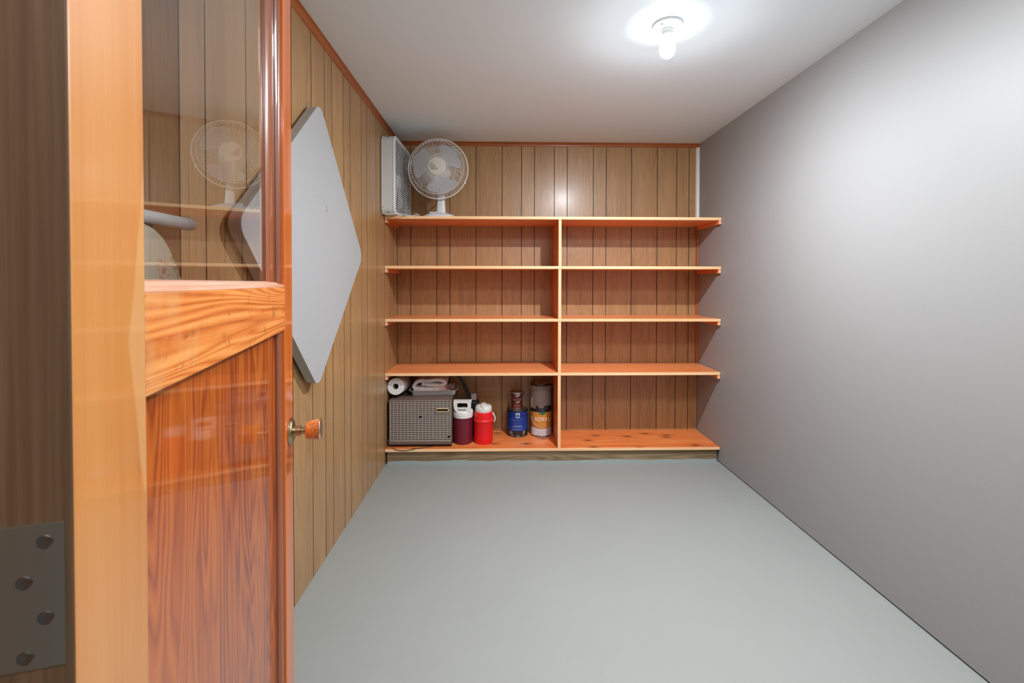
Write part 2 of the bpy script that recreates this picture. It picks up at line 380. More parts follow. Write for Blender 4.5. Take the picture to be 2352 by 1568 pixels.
# planks of the panelling, each its own board with a recessed joint either side
def plank_mesh(w, axis, z1):
    bm = BM()
    g = .0026; t = .0045
    if axis == 'X': box(bm, g, w-g, 0, t, 0, z1)
    else: box(bm, -t, 0, g, w-g, 0, z1)
    bmesh.ops.recalc_face_normals(bm, faces=bm.faces)
    for f in bm.faces: f.material_index = 0 if (f.normal.y < -.5 if axis == 'X' else f.normal.x > .5) else 1
    return bm
gb = [XL, -.728, -.519, -.413, -.204, .006, .162, .267, .427, .531, .743, .848, 1.055, 1.266, 1.424, 1.526, XR]
for a, b in zip(gb, gb[1:]):
    o = obj('plank', plank_mesh(b-a, 'X', H-.002), [M['panel'], M['groove']], wb); o.location = (a, YB, 0.001)
gl = [YF1, .36, .57, .78, .937, 1.04, 1.202, 1.306, 1.511, 1.617, 1.84, 2.03, 2.178, 2.276, 2.44, 2.544, 2.747, 2.857, 3.064, 3.274, 3.427, 3.545, YB]
gl = gl[:1]+gl[2:]
for a, b in zip(gl, gl[1:]):
    o = obj('plank', plank_mesh(b-a, 'Y', H-.002), [M['panel'], M['groove']], wl); o.location = (XL, a, 0.001)
# doorway wall and the hall behind the camera
struct('wall_front', bx(XL-.1, OX0-.02, YF0, YF1, 0, H), M['paint'])
struct('wall_front', bx(OX1+.02, XR+.1, YF0, YF1, 0, H), M['paint'])
struct('wall_front', bx(OX0-.02, OX1+.02, YF0, YF1, OZ+.02, H), M['paint'])
struct('trim_2', bx(OX0-.02, OX0, YF0-.005, YF1+.005, 0, OZ), M['stained_z'])
struct('trim_3', bx(OX1, OX1+.02, YF0-.005, YF1+.005, 0, OZ), M['stained_z'])
struct('trim_4', bx(OX0-.02, OX1+.02, YF0-.005, YF1+.005, OZ, OZ+.02), M['stained'])
struct('wall_hall', bx(-1.5, 2.2, -1.6, -1.5, 0, H), M['paint'])
struct('wall_hall_left', bx(-1.5, -1.4, -1.5, YF0, 0, H), M['paint'])
struct('wall_hall_right', bx(2.1, 2.2, -1.5, YF0, 0, H), M['paint'])
# cove mouldings under the ceiling
def cove(r=.028, n=6):
    pts = [(0, 0), (0, -r)]
    for k in range(n+1):
        a = PI/2*k/n
        pts.append((.006+(r-.006)*(1-math.cos(a)), -r+.004+(r-.008)*math.sin(a)) if k < n else (r, -.004))
    pts.append((r, 0)); return pts
c = cove()
bm = prism(BM(), [(YB-u, H-.0005+v) for u, v in c], XL, XR, 'X'); struct('trim_5', bm, M['stained'])
bm = prism(BM(), [(XL+u, H-.0005+v) for u, v in c], YF1, YB-.03, 'Y'); struct('trim_6', bm, M['stained_y'])
# corner strips beside the right wall
qr = [(0, 0)]+[(-.022*math.cos(a*PI/12), -.022*math.sin(a*PI/12)) for a in range(7)]
struct('trim_7', prism(BM(), [(XR+u, YB+v) for u, v in qr], 1.792, H-.03, 'Z'), M['white_trim'])
struct('trim_8', prism(BM(), [(XR+u*.8, YB+v*.8) for u, v in qr], .66, 1.76, 'Z'), M['stained_z'])

# ------------------------------------------------------------------ shelving unit
sh = thing('shelving_unit', 'orange varnished plywood wall shelving with five long shelves and a middle divider', 'shelving', ((XL+XR)/2, YS, 0))
O = Vector(((XL+XR)/2, YS, 0))
ZS = [1.7909, 1.4352, 1.0548, .6647, .1169]; TH = .0205
def two_mat(bm, test):
    for f in bm.faces: f.material_index = 1 if test(f) else 0
    return bm
def local(bm, o=O):
    bmesh.ops.translate(bm, vec=-o, verts=bm.verts); return bm
for i, z in enumerate(ZS):
    bm = BM(); box(bm, XL+.0015, XR-.003, YS, YB-.0005, z-TH, z, .0012, 1)
    bmesh.ops.recalc_face_normals(bm, faces=bm.faces); two_mat(bm, lambda f: f.normal.y < -.5)
    me_o = obj('shelf', local(bm), [M['knotty'] if i == 4 else M['shelf'], M['shelf_edge']], sh)
for i in range(4):
    zt, zb = ZS[i]-TH-.0003, ZS[i+1]+.0003
    xc = .4232 - .0008*i
    bm = BM(); box(bm, xc-.0108, xc+.0108, YS+.002, YB-.001, zb, zt, .001, 1)
    bmesh.ops.recalc_face_normals(bm, faces=bm.faces); two_mat(bm, lambda f: f.normal.y < -.5)
    obj('divider', local(bm), [M['divider'], M['divider_edge']], sh)
    for x0, x1 in ((XL+.001, XL+.022), (XR-.022, XR-.0025)):
        bm = BM(); box(bm, x0, x1, YS+.004, YB-.03, ZS[i]-TH-.0285, ZS[i]-TH-.0004, .001, 1)
        bmesh.ops.recalc_face_normals(bm, faces=bm.faces); two_mat(bm, lambda f: f.normal.y < -.5)
        obj('cleat', local(bm), [M['cleat'], M['cleat_end']], sh)
obj('kick_board', local(bx(XL+.012, XR-.016, YS+.02, YS+.04, 0, ZS[4]-TH-.0005)), M['kick'], sh)
# loose batten lying along the back of the fourth shelf
t = thing('wooden_batten', 'thin brown batten lying along the back of the second lowest shelf, left of the divider', 'batten', (-.05, 3.655, ZS[3]))
obj('strip', bx(-.46, .455, -.011, .011, .0003, .011, .001, 1), M['stained'], t)

# ------------------------------------------------------------------ ceiling lamp
t = thing('ceiling_lamp', 'bare lit light bulb in a white porcelain ceiling lampholder', 'lamp', (BULB[0], BULB[1], H))
bm = lathe(BM(), [(.0, -.0005), (.063, -.0005), (.0635, -.004), (.061, -.009), (.054, -.010), (.045, -.014), (.030, -.019), (.027, -.022), (.0, -.022)])
obj('lampholder', bm, M['white'], t, smooth=True)
bm = lathe(BM(), [(0, -.021), (.024, -.021), (.025, -.028), (.0225, -.030), (.0225, -.036), (.021, -.046), (0, -.046)])
sk = obj('socket', bm, M['white'], t, smooth=True)
for a in (40, 220):
    s = lathe(BM(), [(0, -.013), (.003, -.013), (.003, -.0165), (0, -.0165)], 10, off=(.045*math.cos(math.radians(a)), .045*math.sin(math.radians(a)), 0))
    obj('screw', s, M['dkgrey'], t)
bp = [(0, -.044), (.014, -.044), (.0155, -.052), (.018, -.062), (.024, -.075), (.031, -.090), (.034, -.104), (.0325, -.119), (.027, -.131), (.017, -.139), (.006, -.142), (0, -.1422)]
bm = lathe(BM(), bp, 40)
for f in bm.faces:
    zc_ = f.calc_center_median().z; f.material_index = 0 if zc_ < -.1375 else (3 if zc_ < -.127 else (2 if zc_ < -.100 else 1))
obj('bulb', bm, [M['bulb'], M['bulb_neck'], M['bulb_side'], M['bulb_low']], t, smooth=True)

# ------------------------------------------------------------------ glazed door (local X = along door from hinge, local -Y = room side, Z up)
TH_D = math.radians(14.5); DW = .955; DT = .053
P0 = Vector((-.35637, .38560, 0))
Dv = Vector((-math.sin(TH_D), math.cos(TH_D), 0))
door = bpy.data.objects.new('door_1', None); COL.objects.link(door); door['kind'] = 'structure'
door.location = P0; door.rotation_euler = (0, 0, PI/2+TH_D)
# local frame: x along Dv, y = to the left of Dv (away from the room); face at y=0, back at y=DT
SN, SF = .1225, .852      # inner edges of hinge stile and lock stile
RB, RT = 1.1875, 1.302    # middle rail
DZ0, DZ1 = .012, 2.195
def dbox(name, m, x0, x1, z0, z1, y0=0, y1=DT, bev=.0022, test=None, mm=None):
    bm = BM(); box(bm, x0, x1, y0, y1, z0, z1, bev, 2)
    if test:
        bmesh.ops.recalc_face_normals(bm, faces=bm.faces); two_mat(bm, test)
    return obj(name, bm, m if mm is None else mm, door, smooth=False)
dbox('stile', None, 0, SN, DZ0, DZ1, test=lambda f: f.normal.x < -.7, mm=[M['stile'], M['edge_shaded']])
dbox('stile', M['lock_stile'], SF, DW, DZ0, DZ1)
dbox('rail', M['rail'], SN-.0005, SF+.0005, RB, RT)
dbox('rail', M['rail'], SN-.0005, SF+.0005, 2.09, DZ1)
dbox('rail', M['rail'], SN-.0005, SF+.0005, DZ0, .19)
obj('plywood_panel', bx(SN-.004, SF+.004, .0205, .0285, .185, RB+.004), M['door_ply'], door)
GY = .0285
obj('pane', bx(SN+.002, SF-.066, GY+.0002, GY+.0042, RT+.008, 2.095), M['glass'], door)
# moulding along the lock stile and hinge stile (profile in x,y), lower part without the inner cove
def vmould(xs, sgn, z0, z1, glass):
    pr = [(0, .006), (.004, .0065), (.009, .0062), (.0145, .0080), (.0190, .0115), (.0212, .0160), (.0205, .0185), (.0215, .0205)]
    if glass: pr += [(.030, .0200), (.036, .0188), (.044, .0190), (.056, .0215), (.066, .0250), (.0705, .0285)]
    back = .0400 if glass else .0285
    poly = [(xs+sgn*u, v) for u, v in pr]
    poly += [(xs+sgn*pr[-1][0], back), (xs, back)]
    bm = prism(BM(), poly, z0, z1, 'Z'); return bm
for xs, sg in ((SF, -1), (SN, 1)):
    obj('moulding', vmould(xs, sg, RT, 2.09, sg < 0), M['mould'], door, smooth=True)
    obj('moulding', vmould(xs, sg, .19, RB, False), M['mould'], door, smooth=True)
# sloping glazing bead on top of the middle rail
pr = [(.0005, RT), (.0015, RT+.004), (.006, RT+.0065), (.013, RT+.0085), (.0155, RT+.0112), (.022, RT+.0125), (.0285, RT+.0145), (.036, RT+.0145), (.036, RT)]
obj('glazing_bead', prism(BM(), pr, SN, SF, 'X'), M['mould_x'], door, smooth=True)
# hinge leaf let into the hinge edge (edge plane x=0)
hz0, hz1 = .9955, 1.1145
bm = prism(BM(), [(.0066, hz0), (.0535, hz0), (.0535, hz1), (.0066, hz1)], -.0016, .0004, 'X')
hl = obj('hinge', bm, M['hinge'], door)
for yy, zz in ((.019, 1.100), (.033, 1.068), (.019, 1.037), (.033, 1.006)):
    bm = lathe(BM(), [(0, -.0019), (.0030, -.0019), (.0050, -.0022), (.0058, -.0017), (0, -.0015)], 20, axis='X', off=(0, yy, zz))
    s = obj('screw', bm, M['screw'], hl, smooth=True)
    bmesh_slot = 0
bm = lathe(BM(), [(0, hz0), (.006, hz0), (.006, hz1), (0, hz1)], 16, off=(-.004, .0600, 0))
obj('hinge_pin', bm, M['hinge'], hl, smooth=True)
# knob set, room side and far side
KX, KZ = .911, .9015
for sgn, y0 in ((-1, 0.0), (1, DT)):
    k = bpy.data.objects.new('doorknob', None); COL.objects.link(k); k.parent = door; k.location = (KX, y0, KZ)
    f = lambda prof: [(r, sgn*h) for r, h in prof]
    obj('rosette', lathe(BM(), f([(0, .0004), (.0365, .0004), (.0370, .003), (.0345, .0055), (.0335, .0058), (.0320, .0085), (.024, .0115), (.013, .013), (.0125, .020), (.0140, .0225), (.0140, .0275), (.0115, .029), (0, .029)]), 48, 'Y'), M['brass'], k, smooth=True)
    obj('neck', lathe(BM(), f([(0, .0285), (.0105, .0285), (.0105, .041), (0, .041)]), 32, 'Y'), M['brass'], k, smooth=True)
    obj('wooden_grip', lathe(BM(), f([(0, .040), (.017, .040), (.0225, .0425), (.0245, .047), (.0262, .058), (.0275, .070), (.028, .0765), (0, .0765)]), 32, 'Y'), M['knobwood'], k, smooth=True)
    obj('end_cap', lathe(BM(), f([(0, .0763), (.0288, .0763), (.0295, .0780), (.0280, .0800), (.024, .0815), (.012, .0825), (0, .0827)]), 40, 'Y'), M['brass_hi'], k, smooth=True)

# ------------------------------------------------------------------ folded card table hung on the left wall
tcY, tcZ = 1.978, 1.4765
ct = thing('card_table', 'grey square folding card table hung on its corner on the panelled wall', 'table', (XL, tcY, tcZ))
side, rr_ = .868, .052
def rot(p, a): return (p[0]*math.cos(a)-p[1]*math.sin(a), p[0]*math.sin(a)+p[1]*math.cos(a))
ang = PI/4-math.radians(1.6)
TX0, TX1 = .012, .052
outl = [rot(p, ang) for p in rrect(side, side, rr_, 10)]
bm = BM(); prism(bm, outl, TX1-.016, TX1, 'X')
bm_top = bevel_all(bm, .004, 3, 60)
tp = obj('tabletop', bm_top, M['table_vinyl'], ct, smooth=True)
o2 = [rot(p, ang) for p in rrect(side-.006, side-.006, rr_-.003, 10)]; i2 = [rot(p, ang) for p in rrect(side-.05, side-.05, rr_-.02, 10)]
bm = BM()
A = [bm.verts.new((TX0, *p)) for p in o2]; B = [bm.verts.new((TX1-.0165, *p)) for p in o2]; Cc = [bm.verts.new((TX0, *p)) for p in i2]; Dd = [bm.verts.new((TX1-.0165, *p)) for p in i2]
n = len(o2)
for i in range(n):
    j = (i+1) % n
    bm.faces.new((A[i], A[j], B[j], B[i])); bm.faces.new((Cc[i], Dd[i], Dd[j], Cc[j])); bm.faces.new((A[i], Cc[i], Cc[j], A[j])); bm.faces.new((B[i], B[j], Dd[j], Dd[i]))
obj('frame', bm, M['table_edge'], ct, smooth=True)
for k in range(4):      # folded legs behind the top
    a = ang+k*PI/2
    p, q = rot((side/2-.06, side/2-.06-.02*k), a-0), rot((side/2-.06, -side/2+.12), a-0)
    obj('leg', tube(BM(), [(TX0+.008, *p), (TX0+.008, *q)], .008, 10), M['table_edge'], ct, smooth=True)
obj('hook', tube(BM(), [(.0, 0, side*.70), (.02, 0, side*.70-.09)], .003, 8), M['steel'], ct, smooth=True)
mk = [(-.0, .19), ]
for (dy, dz, sy, sz) in ((.086, .176, .0016, .006), (.088, .160, .002, .009), (-.02, .205, .0012, .003)):
    obj('scuff', bx(TX1-.0002, TX1+.0003, dy-sy, dy+sy, dz-sz, dz+sz), M['dkgrey'], ct)

# ------------------------------------------------------------------ ironing board behind the door glass
ib = thing('ironing_board', 'ironing board with a floral cover standing on end behind the glazed door', 'ironing board', (XL, .935, 0))
out = []
top = 1.444
wbd = [(0.0, 0), (.045, -.0005), (.07, -.003), (.10, -.012), (.125, -.028), (.147, -.053), (.168, -.088), (.187, -.126), (.205, -.17), (.214, -.22), (.216, -.35), (.20, -.60), (.14, -1.0), (.08, -1.25), (.03, -1.33)]
poly = [(-u, top+v) for u, v in reversed(wbd[1:])]+[(u, top+v) for u, v in wbd]
bm = prism(BM(), poly, .030, .058, 'X'); bevel_all(bm, .006, 3, 40)
obj('padded_top', bm, M['floral'], ib, smooth=True)
# tubular leg frame folded behind the board; its long foot bar with a plastic cap rises above the board
obj('foot_bar', tube(BM(), [(.052, -.26, 1.4585), (.052, .205, 1.4585)], .0148, 20), M['tube_white'], ib, smooth=True)
capp = obj('end_cap', lathe(BM(), [(0, .203), (.0156, .203), (.0160, .206), (.0160, .227), (.013, .2315), (.006, .233), (0, .233)], 24, 'Y', off=(.052, 0, 1.4585)), M['white'], ib, smooth=True)
for y in (-.05, .05):
    obj('leg', tube(BM(), [(.016, y, 1.43), (.016, y*.6, .9), (.016, y*.4, .02)], .0095, 12), M['tube_white'], ib, smooth=True)
obj('leg_bracket', bx(.012, .050, .07, .11, 1.410, 1.446, .003), M['dkgrey'], ib)
obj('foot', bx(.002, .06, -.10, .10, .0, .018, .004), M['black'], ib)

# ------------------------------------------------------------------ box fan on the top shelf
bf = thing('box_fan', 'white square box fan standing on edge at the left end of the top shelf', 'fan', (-.776, 3.415, ZS[0]), math.radians(-1.6))
HW, HH, DX = .245, .545, .049
outer = rrect(2*HW, HH, .045, 8, 0, HH/2)
inner = rrect(2*HW-.012, HH-.012, .040, 8, 0, HH/2)
bm = BM()
n = len(outer)
loops = []
for x, pl in ((-DX+.012, outer), (DX-.012, outer)): loops.append([bm.verts.new((x, *p)) for p in pl])
for x, pl in ((DX-.012, inner), (-DX+.012, inner)): loops.append([bm.verts.new((x, *p)) for p in pl])
for a in range(4):
    A, B = loops[a], loops[(a+1) % 4]
    for i in range(n): bm.faces.new((A[i], A[(i+1) % n], B[(i+1) % n], B[i]))
obj('housing', bm, M['white_metal'], bf, smooth=True)
def fan_front(sx):
    x0, x1 = sx*(DX-.0125), sx*DX
    o_ = rrect(2*HW+.004, HH+.002, .046, 8, 0, HH/2+.0); om = rrect(2*HW-.004, HH-.006, .043, 8, 0, HH/2); im = rrect(2*HW-.040, HH-.040, .030, 8, 0, HH/2)
    bm = BM(); L_ = [[bm.verts.new((x, p[0], max(p[1], .0005))) for p in pl] for x, pl in ((x0, o_), (x0+(x1-x0)*.55, o_), (x1, om), (x1, im), (x0, im))]
    for a in range(5):
        A, B = L_[a], L_[(a+1) % 5]
        for i in range(n): bm.faces.new((A[i], A[(i+1) % n], B[(i+1) % n], B[i]))
    return bm
for sx in (-1, 1): obj('front_frame', fan_front(sx), M['white'], bf, smooth=True)
for sx in (-1, 1):
    g = BM()
    ny = 12
    for i in range(ny):
        y = -HW+.024+(2*HW-.048)*i/(ny-1); box(g, sx*(DX-.004)-.0006, sx*(DX-.004)+.0006, y-.0034, y+.0034, .018, HH-.018)
    nz = 32
    for i in range(nz):
        z = .022+(HH-.044)*i/(nz-1); box(g, sx*(DX-.0052)-.0006, sx*(DX-.0052)+.0006, -HW+.018, HW-.018, z-.0020, z+.0020)
    obj('grille', g, M['white'], bf)
bm = BM(); lathe(bm, [(0, -.02), (.05, -.02), (.055, 0), (.05, .02), (0, .02)], 24, 'X', off=(0, 0, HH/2)); obj('motor_hub', bm, M['white'], bf, smooth=True)
obj('shade_plate', bx(-.003, -.001, -HW+.008, HW-.008, .008, HH-.008), M['can_black'], bf)  # added black plate standing in for the shade behind the grille
for k in range(5):
    a0 = 2*PI*k/5; bm = BM(); vs = []
    for j in range(8):
        a = a0+math.radians(-26+52*j/7); x = -.012+.024*j/7
        vs.append([bm.verts.new((x, r*math.cos(a), HH/2+r*math.sin(a))) for r in (.05, .13, .21)])
    for a_, b_ in zip(vs, vs[1:]):
        for i in range(2): bm.faces.new((a_[i], a_[i+1], b_[i+1], b_[i]))
    r = bmesh.ops.solidify(bm, geom=bm.faces[:], thickness=.0015)
    obj('blade', bm, M['blade'], bf)
for x in (-.034, .034):
    obj('screw', lathe(BM(), [(0, -HW-.0012), (.0028, -HW-.0012), (.0028, -HW+.0005), (0, -HW+.0005)], 12, 'Y', off=(x, 0, .043)), M['dkgrey'], bf)
# its cord along the shelf edge
pts = [(-.05, -.235, .006), (-.035, -.252, .001), (-.005, -.258, -.0045), (.03, -.250, -.002), (.06, -.238, .0035), (.085, -.20, .0035), (.12, -.12, .0035), (.15, -.09, .012), (.17, -.10, .02), (.185, -.085, .006), (.17, -.06, .004)]
def smoothpts(P, k=6):
    P = [Vector(p) for p in P]; outp = []
    for i in range(len(P)-1):
        p0, p1, p2, p3 = P[max(i-1, 0)], P[i], P[i+1], P[min(i+2, len(P)-1)]
        for j in range(k):
            t = j/k; outp.append(.5*((2*p1)+(-p0+p2)*t+(2*p0-5*p1+4*p2-p3)*t*t+(-p0+3*p1-3*p2+p3)*t**3))
    outp.append(P[-1]); return outp
obj('power_cord', tube(BM(), smoothpts(pts), .0028, 8), M['white'], bf, smooth=True)

# ------------------------------------------------------------------ table fan on the top shelf
FX, FY, FZ = -.466, 3.385, 2.1535-ZS[0]
tf = thing('table_fan', 'white oscillating table fan with round wire cage beside the box fan', 'fan', (FX, FY, ZS[0]))
RC = .2195
bs = [(p[0], p[1]) for p in rrect(.25, .20, .085, 10)]
bm = BM(); prof = [(1.0, .0004), (1.0, .010), (.97, .017), (.80, .030), (.55, .040), (.30, .046)]
rings = [[bm.verts.new((x*s+.002, y*s+.05, h)) for x, y in bs] for s, h in prof]
for A, B in zip(rings, rings[1:]):
    for i in range(len(A)): bm.faces.new((A[i], A[(i+1) % len(A)], B[(i+1) % len(A)], B[i]))
bm.faces.new(rings[0]); bm.faces.new(rings[-1])
base = obj('base', bm, M['white'], tf, smooth=True)
for i in range(4):
    obj('button', bx(-.062+.014*i, -.052+.014*i, -.005, .012, .036, .048, .002), M['white'], base)
bm = BM(); bp_ = []
for z, w, d in ((.040, .036, .034), (.10, .032, .03), (.16, .028, .027), (.20, .026, .025)):
    bp_.append([bm.verts.new((.012+p[0], .062+p[1], z)) for p in rrect(2*w, 2*d, w*.6, 5)])
for A, B in zip(bp_, bp_[1:]):
    for i in range(len(A)): bm.faces.new((A[i], A[(i+1) % len(A)], B[(i+1) % len(A)], B[i]))
bm.faces.new(bp_[0]); bm.faces.new(bp_[-1])
obj('post', bm, M['white'], tf, smooth=True)
bm = lathe(BM(), [(0, .02), (.075, .022), (.082, .04), (.082, .10), (.07, .135), (.04, .15), (0, .152)], 32, 'Y', off=(0, 0, FZ)); obj('motor_housing', bm, M['white'], tf, smooth=True)
bm = BM(); box(bm, -.022, .026, .035, .10, .185, FZ-.05, .008); obj('tilt_joint', bm, M['white'], tf, smooth=True)
# cage: front half and back half, wires and rings
def ring(bm, r, y, w, n=72, z=FZ): tube(bm, [(r*math.cos(2*PI*i/n), y, z+r*math.sin(2*PI*i/n)) for i in range(n)], w, 6, close=True)
def cage(front):
    bm = BM(); nw = 96 if front else 60
    for i in range(nw):
        a = 2*PI*(i+.25)/nw
        if front: P = [(.040, -.082), (.10, -.080), (.165, -.066), (.198, -.045), (RC-.004, -.005)]
        else: P = [(.075, .035), (.14, .040), (.185, .035), (.205, .022), (RC-.004, .002)]
        tube(bm, [(r*math.cos(a), y, FZ+r*math.sin(a)) for r, y in P], .00125, 4)
    if front: ring(bm, .192, -.050, .0016); ring(bm, .06, -.0815, .0014)
    else: ring(bm, .168, .038, .0016); ring(bm, .12, .0395, .0014)
    return bm
obj('front_grille', cage(True), M['cage'], tf, smooth=True)
obj('rear_grille', cage(False), M['cage'], tf, smooth=True)
bm = BM(); ring(bm, RC, -.001, .0042, 96); obj('grille_ring', bm, M['cage'], tf, smooth=True)
obj('clip', bx(RC*math.cos(math.radians(-27))-.004, RC*math.cos(math.radians(-27))+.006, -.010, .008, FZ+RC*math.sin(math.radians(-27))-.010, FZ+RC*math.sin(math.radians(-27))+.010, .002), M['cage'], tf)
cap = obj('centre_cap', lathe(BM(), [(0, -.076), (.063, -.076), (.0655, -.083), (.0630, -.0885), (.055, -.0905), (0, -.091)], 48, 'Y', off=(0, 0, FZ)), M['cream'], tf, smooth=True)
for i, (x0, x1, z) in enumerate(((-.049, -.027, .017), (-.050, -.014, .004), (-.0495, -.002, -.009), (-.044, .010, -.022))):
    bm = BM(); prism(bm, [(x0, FZ+z-.0022), (x1, FZ+z+.0008), (x1, FZ+z+.0048), (x0, FZ+z+.0018)], -.0918, -.0903, 'Y')
    obj('stripe', bm, M['dkgrey'], cap)
bl = obj('blade_hub', lathe(BM(), [(0, -.055), (.045, -.055), (.055, -.045), (.056, .0), (0, .0)], 40, 'Y', off=(0, 0, FZ)), M['blade'], tf, smooth=True)
for a0 in (39, 159, 279):
    bm = BM(); grid = []
    for i in range(13):
        s = i/12; r = .050+.140*s
        half = math.radians(18+26*math.sin(min(1, s*1.15)*PI*.5)) * (math.sqrt(max(0, 1-((s-.62)/.385)**4)) if s > .62 else 1)
        half = max(half, math.radians(1.0)); row = []
        for j in range(13):
            u = -1+2*j/12; a = math.radians(a0+6*s)+half*u
            row.append(bm.verts.new((r*math.cos(a), -.027+.017*u*(1-.3*s), FZ+r*math.sin(a))))
        grid.append(row)
    for A, B in zip(grid, grid[1:]):
        for j in range(12): bm.faces.new((A[j], A[j+1], B[j+1], B[j]))
    bmesh.ops.solidify(bm, geom=bm.faces[:], thickness=.0018)
    obj('blade', bm, M['blade'], tf, smooth=True)
obj('power_cord', tube(BM(), smoothpts([(-.10, .10, .01), (-.14, .03, .003), (-.175, -.03, .003), (-.16, -.045, .022), (-.145, -.03, .004), (-.15, .0, .003)]), .0026, 8), M['white'], tf, smooth=True)

# ------------------------------------------------------------------ old air conditioner on the bottom shelf
ZB_ = ZS[4]
AX0, AX1, AY0, AY1 = -.8135, -.3620, 3.3100, 3.655
ac = thing('air_conditioner', 'old brown boxed air conditioner with a tan metal grille on the bottom shelf', 'air conditioner', ((AX0+AX1)/2, AY0, ZB_))
AW = (AX1-AX0)/2; AH0, AH1 = .0215, .3475
bm = BM(); box(bm, -AW, AW, .012, AY1-AY0, AH0, AH1, .004, 2); obj('case', bm, M['ac_body'], ac)
bm = BM()
for a in ((-AW, AW, 0, .014, AH1-.006, AH1), (-AW, AW, -.002, .014, AH0, AH0+.0225), (-AW, -AW+.005, 0, .014, AH0, AH1), (AW-.005, AW, 0, .014, AH0, AH1)): box(bm, *a, bev=.0015, seg=1)
obj('front_frame', bm, M['ac_body'], ac)
obj('grille_backing', bx(-AW+.004, AW-.004, .0095, .0125, AH0+.02, AH1-.004), M['ac_dark'], ac)
g = BM(); gx0, gx1, gz0, gz1 = -AW+.006, AW-.006, AH0+.026, AH1-.008
NX, NZ = 17, 22
cwx, cwz = (gx1-gx0)/NX, (gz1-gz0)/NZ
for i in range(NX+1):
    x = gx0+cwx*i; box(g, x-.0013, x+.0013, .001, .008, gz0-.002, gz1+.002)
holes = {(8, 8), (16, 19)}
for j in range(NZ+1):
    z = gz1-cwz*j
    for i in range(NX):
        if j >= 1 and ((i, j-1) in holes): continue
        x = gx0+cwx*i; xm = x+cwx/2
        prism(g, [(x, z-.0022), (xm-.005, z-.0022), (xm, z-.0040), (xm+.005, z-.0022), (x+cwx, z-.0022), (x+cwx, z+.0022), (xm+.004, z+.0022), (xm, z+.0034), (xm-.004, z+.0022), (x, z+.0022)], .0025, .007, 'Y')
obj('grille', g, M['ac_grille'], ac)
pc = ((-.474-.383)/2-(AX0+AX1)/2, (.402+.373)/2-ZB_)
bm = BM(); w2, h2 = .0465, .0148
for a in ((-w2, w2, h2-.006, h2), (-w2, w2, -h2, -h2+.0075), (-w2, -w2+.006, -h2, h2), (w2-.006, w2, -h2, h2)):
    box(bm, pc[0]+a[0], pc[0]+a[1], -.006, .002, pc[1]+a[2], pc[1]+a[3], .001, 1)
np_ = obj('control_bezel', bm, M['gold'], ac)
obj('dark_slot', bx(pc[0]-w2+.004, pc[0]+w2-.004, -.002, .002, pc[1]-h2+.004, pc[1]+h2-.004), M['ac_dark'], ac)
for x in (-AW+.02, AW-.02):
    obj('foot', bx(x-.018, x+.018, .012, AY1-AY0-.02, .0004, AH0+.001), M['black'], ac)
obj('base_pan', bx(-AW+.004, AW-.006, .010, AY1-AY0-.01, .006, AH0+.001), M['black'], ac)
obj('power_cord', tube(BM(), smoothpts([(-AW-.006, .01, .06), (-AW-.002, -.012, .035), (-AW+.015, -.03, .022), (-AW+.045, -.040, .004), (-AW+.085, -.0425, -.006), (-AW+.13, -.0425, -.0065), (-AW+.18, -.040, -.001), (-AW+.215, -.030, .0035), (-AW+.26, -.012, .0035), (-AW+.32, .004, .0035)]), .0024, 8), M['cord'], ac, smooth=True)
ACT = ZB_+AH1

# ------------------------------------------------------------------ paper towel roll
pt = thing('paper_towel_roll', 'roll of white paper towel lying on the air conditioner at the left', 'paper towel', (-.771, 3.335, .5555))
pt.rotation_euler = (math.radians(-6.6), 0, math.radians(-1.5))
obj('paper', lathe(BM(), [(.0205, 0), (.060, 0), (.0612, .0015), (.0612, .268), (.060, .27), (.0205, .27)], 56, 'Y', closed=True), M['paper'], pt, smooth=True)
obj('core', lathe(BM(), [(.0192, .001), (.0203, .001), (.0203, .269), (.0192, .269)], 32, 'Y', closed=True), M['card'], pt, smooth=True)
bm = BM(); pr_ = []
for i in range(20):
    a = math.radians(105+150*i/19); r = .0622+.0050*math.sin(PI*i/19); pr_.append((r*math.cos(a), r*math.sin(a)))
A = [bm.verts.new((x, .006, z)) for x, z in pr_]; B = [bm.verts.new((x, .262, z)) for x, z in pr_]
for i in range(19): bm.faces.new((A[i], A[i+1], B[i+1], B[i]))
bmesh.ops.solidify(bm, geom=bm.faces[:], thickness=.0007)
obj('loose_sheet', bm, M['paper'], pt, smooth=True)

# ------------------------------------------------------------------ baking pan and towel
bp2 = thing('baking_pan', 'shallow silver baking pan on top of the air conditioner', 'pan', (-.517, 3.535, ACT), math.radians(4.5))
def loop(bm, w, d, r, z): return [bm.verts.new((x, y, z)) for x, y in rrect(w, d, r, 6)]
bm = BM()
Ls = [loop(bm, .318, .205, .02, .0006), loop(bm, .345, .232, .028, .0395), loop(bm, .345+.026, .232+.026, .036, .0425), loop(bm, .345+.028, .232+.028, .037, .041), loop(bm, .343, .230, .027, .0380) , loop(bm, .314, .201, .019, .0022)]
for A, B in zip(Ls, Ls[1:]):
    for i in range(len(A)): bm.faces.new((A[i], A[(i+1) % len(A)], B[(i+1) % len(A)], B[i]))
bm.faces.new(Ls[0]); bm.faces.new(Ls[-1])
obj('pan_body', bm, M['pan'], bp2, smooth=True)
tw = thing('folded_towel', 'white towel with pink pattern folded over in the baking pan', 'towel', (-.545, 3.515, ACT+.003), math.radians(3))
